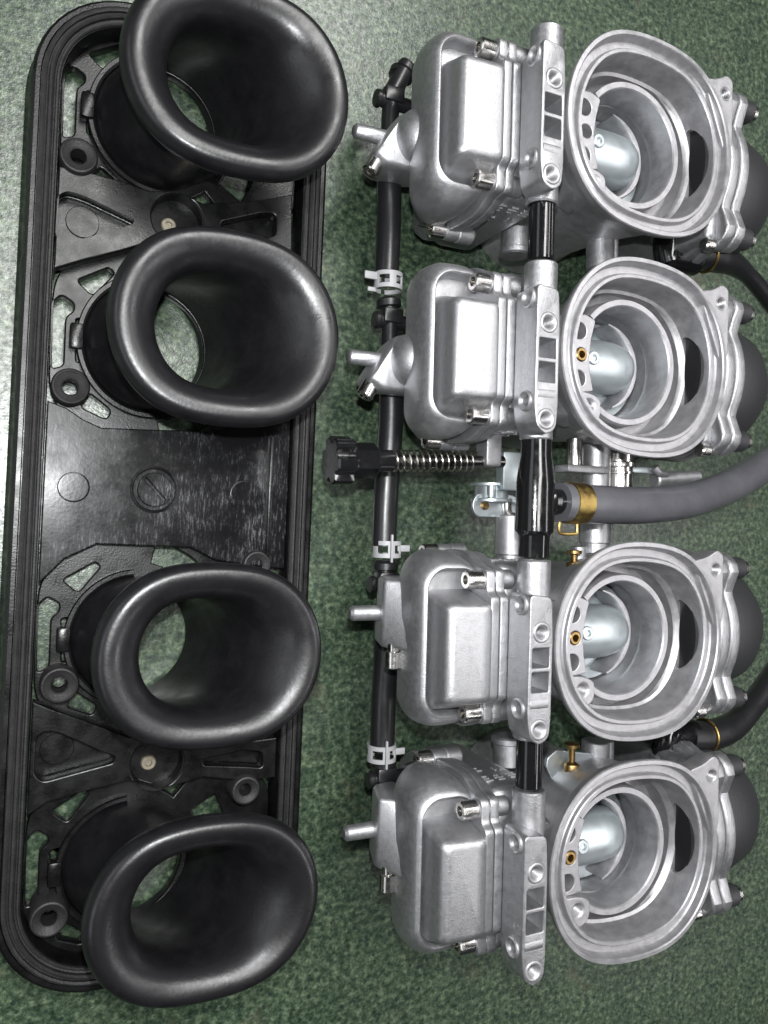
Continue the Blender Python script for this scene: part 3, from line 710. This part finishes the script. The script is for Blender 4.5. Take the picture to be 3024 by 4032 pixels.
m = MB(); m.box(b0.x - 3.2, b0.x + 3.2, b0.y - 3.4, b0.y + 9, zk - 4, zk + 3.6, 0.9); m.build('adjuster_bracket', M_CAST, bank)
# throttle levers between the middle carburetors
c = BF(2020, 1835, 44); m = MB(); m.box(c.x - 5.5, c.x + 6, c.y - 9, c.y + 5, 41, 46, 0.8); m.build('throttle_lever', M_ZINC, bank)
for dy, r in ((0, 8.0), (-5.8, 8.0)):
    c = BF(1960, 1908, 40); m = MB()
    m.cyl((c.x, c.y + dy - 0.7, 36), (c.x, c.y + dy + 0.7, 36), r, ch=0.3, n=36); m.box(c.x, c.x + 14, c.y + dy - 0.7, c.y + dy + 0.7, 30, 42, 0.3)
    m.build('throttle_pulley_plate', M_ZINC, bank)
c = BF(1960, 1908, 40); m = MB(); m.cyl((c.x, c.y - 5.5, 36), (c.x, c.y, 36), 6.2, n=36); m.cyl((c.x - 4, c.y - 5.2, 42), (c.x - 4, c.y - 0.4, 42), 1.6); m.build('throttle_pulley', M_ZINC, bank)
c = BF(1890, 1990, 38); m = MB(); m.plate(rpoly([(-6.5, -4.2), (-8.5, 0), (-6.5, 4.4), (10, 4.4), (13, 0.5), (13, -4.2)], 2.0), [circ(-3.0, 0, 1.2, 18)], 1.6, 0.3, Matrix.Translation((c.x + 5, c.y, 36.4))); m.build('link_plate', M_ZINC, bank)
m = MB(); m.cyl((c.x + 2, c.y, 35.5), (c.x + 2, c.y, 39), 1.6, ch=0.4); m.build('link_rivet', M_BRASS, bank)
m = MB(); m.tube([(c.x + 11, c.y + 3, 39), (c.x + 11.5, c.y - 2.5, 39), (c.x + 15, c.y - 4, 39), (c.x + 24, c.y - 4, 39)], 1.7, 14, True, 5); m.build('link_arm', M_STEEL, bank)
def shaft(px, y0, y1, z, r, name, matl=None, extra=()):
    a, b = BF(px, y0, z), BF(px, y1, z); b.x = a.x; d = (b - a).length
    m = MB(); m.cyl(a, b, r, ch=0.4, n=32)
    for (t, rr, w) in extra: m.cyl(a + (b - a) * t, a + (b - a) * t + (b - a).normalized() * w, rr, ch=0.3, n=32)
    return m.build(name, matl or M_CAST, bank)
# round spacer bosses under the bowls
shaft(2012, 2028, 2185, 40, 5.6, 'spacer', M_MACH, ((0.80, 4.9, 6),))
shaft(2030, 905, 1010, 36, 5.4, 'spacer', M_CAST, ((0.76, 6.0, 2.2),))
shaft(2000, 2895, 3010, 36, 5.4, 'spacer', M_CAST, ((0.02, 6.2, 2.4),))
# tubes behind, between the mouths
shaft(2365, 895, 1065, 50, 5.2, 'link_tube', M_CAST); shaft(2405, 900, 1065, 46, 3.0, 'link_rod', M_CAST)
shaft(2265, 1725, 1835, 55, 2.9, 'link_rod', M_STEEL); shaft(2350, 1750, 2180, 50, 5.2, 'link_tube', M_CAST, ((0.66, 5.8, 10),))
shaft(2440, 1785, 1930, 50, 5.0, 'lever_hub', M_STEEL, ((0.25, 6.4, 2.0), (0.5, 5.6, 1.2)))
shaft(2280, 2150, 2240, 50, 3.0, 'link_block', M_CAST)
shaft(2345, 2915, 3010, 50, 5.2, 'link_tube', M_CAST); shaft(2390, 2915, 3010, 50, 2.6, 'link_rod', M_CAST)
a, b = BF(2238, 1842, 58), BF(2400, 1842, 58)
m = MB(); m.box(a.x, b.x, a.y - 1.3, a.y + 1.3, 50, 58, 0.5); m.build('choke_plate', M_MACH, bank)
a, b = BF(2440, 1842, 50), BF(2600, 1850, 50)
m = MB(); m.box(a.x, b.x, a.y - 1.5, a.y + 1.0, 46, 49, 0.4); m.build('choke_lever', M_ZINC, bank)
a, b = BF(2570, 1890, 48), BF(2740, 1870, 48)
m = MB(); m.tube([BF(2575, 1840, 50), BF(2595, 1862, 50), BF(2620, 1868, 49)], 1.6, 12); m.cyl(BF(2575, 1890, 47), BF(2745, 1882, 47), 3.2, ch=0.6); m.build('cable_stop', M_MACH, bank)
# brass choke plungers with their plate
for (px, py, s_) in ((2258, 3010, 0.72), (2268, 2215, 0.4)):
    c = BF(px, py, 58); m = MB()
    m.lathe((c.x, c.y + 9 * s_, 57), (0, -1, 0), [(0.5, -1), (2.7, -0.6), (2.7, 0.4), (1.3, 0.9), (1.1, 8 * s_), (1.6, 8.2 * s_), (2.6, 9 * s_), (2.8, 9.6 * s_), (2.8, 15 * s_), (3.6, 15.2 * s_), (3.6, 19 * s_)], 24)
    m.build('choke_plunger', M_BRASS, bank)
c = BF(2250, 3010, 52)
m = MB(); m.plate(rpoly([(-12, 4), (-8, 6.5), (8, 3.5), (8, 1.5), (-2, 1.0), (-3.5, -8), (-7, -9), (-12.5, 1)], 0.8), [], 1.6, 0.3, Matrix.Translation((c.x, c.y, 52))); m.build('choke_lever_plate', M_ZINC, bank)
# black vent elbows and hoses on the right
def elbow(px, py, z, side=1):
    c = BF(px, py, z)
    m = MB(); m.cyl(c + Vector((0, 9 * side, 0)), c + Vector((0, 3.5 * side, 0)), 6.4, ch=0.4, n=34); m.build('vent_spigot_boss', M_CAST, bank)
    m = MB(); m.tube([c + Vector((0, 6 * side, 0)), c, c + Vector((1.5, -5.2 * side, 0))], 5.6, 28, True, 5); m.cyl(c + Vector((-2, -3.0 * side, 0)), c + Vector((15, -3.0 * side, 0)), 5.4, ch=0.6, n=30); m.build('vent_elbow', M_GLOSS, bank)
elbow(2628, 978, 52, 1); elbow(2620, 2930, 52, -1)
p = [BF(x, y, z) for x, y, z in ((2705, 1010, 52), (2790, 1012, 52), (2880, 1036, 51), (2960, 1100, 48), (3040, 1200, 44), (3150, 1340, 38))]
m = MB(); m.tube(p, 5.6, 28, True, 8, rr=lambda t: 5.7 - 2.1 * min(1, max(0, (t - 0.3) / 0.25))); m.build('overflow_hose', M_HOSE, bank)
p2 = [BF(x, y, z) for x, y, z in ((2700, 2898, 52), (2790, 2895, 52), (2880, 2862, 51), (2960, 2780, 48), (3040, 2670, 44), (3150, 2510, 38))]
m = MB(); m.tube(p2, 6.0, 28, True, 8, rr=lambda t: 6.0 - 0.9 * min(1, max(0, (t - 0.3) / 0.3))); m.build('overflow_hose', M_HOSE, bank)
for q in (p, p2):
    ax = (q[1] - q[0]).normalized(); c = q[0].lerp(q[1], 0.85); u, v, w = basis(ax); pts = []
    rr = 5.95 if q is p else 6.35
    for i in range(41):
        a = 2 * PI * i / 40 * 0.99; pts.append(c + (u * math.cos(a) + v * math.sin(a)) * rr + ax * 0.5 * math.sin(a))
    m = MB(); m.tube(pts, 0.55, 8, True, 1); m.build('wire_clamp', M_GOLD, bank)
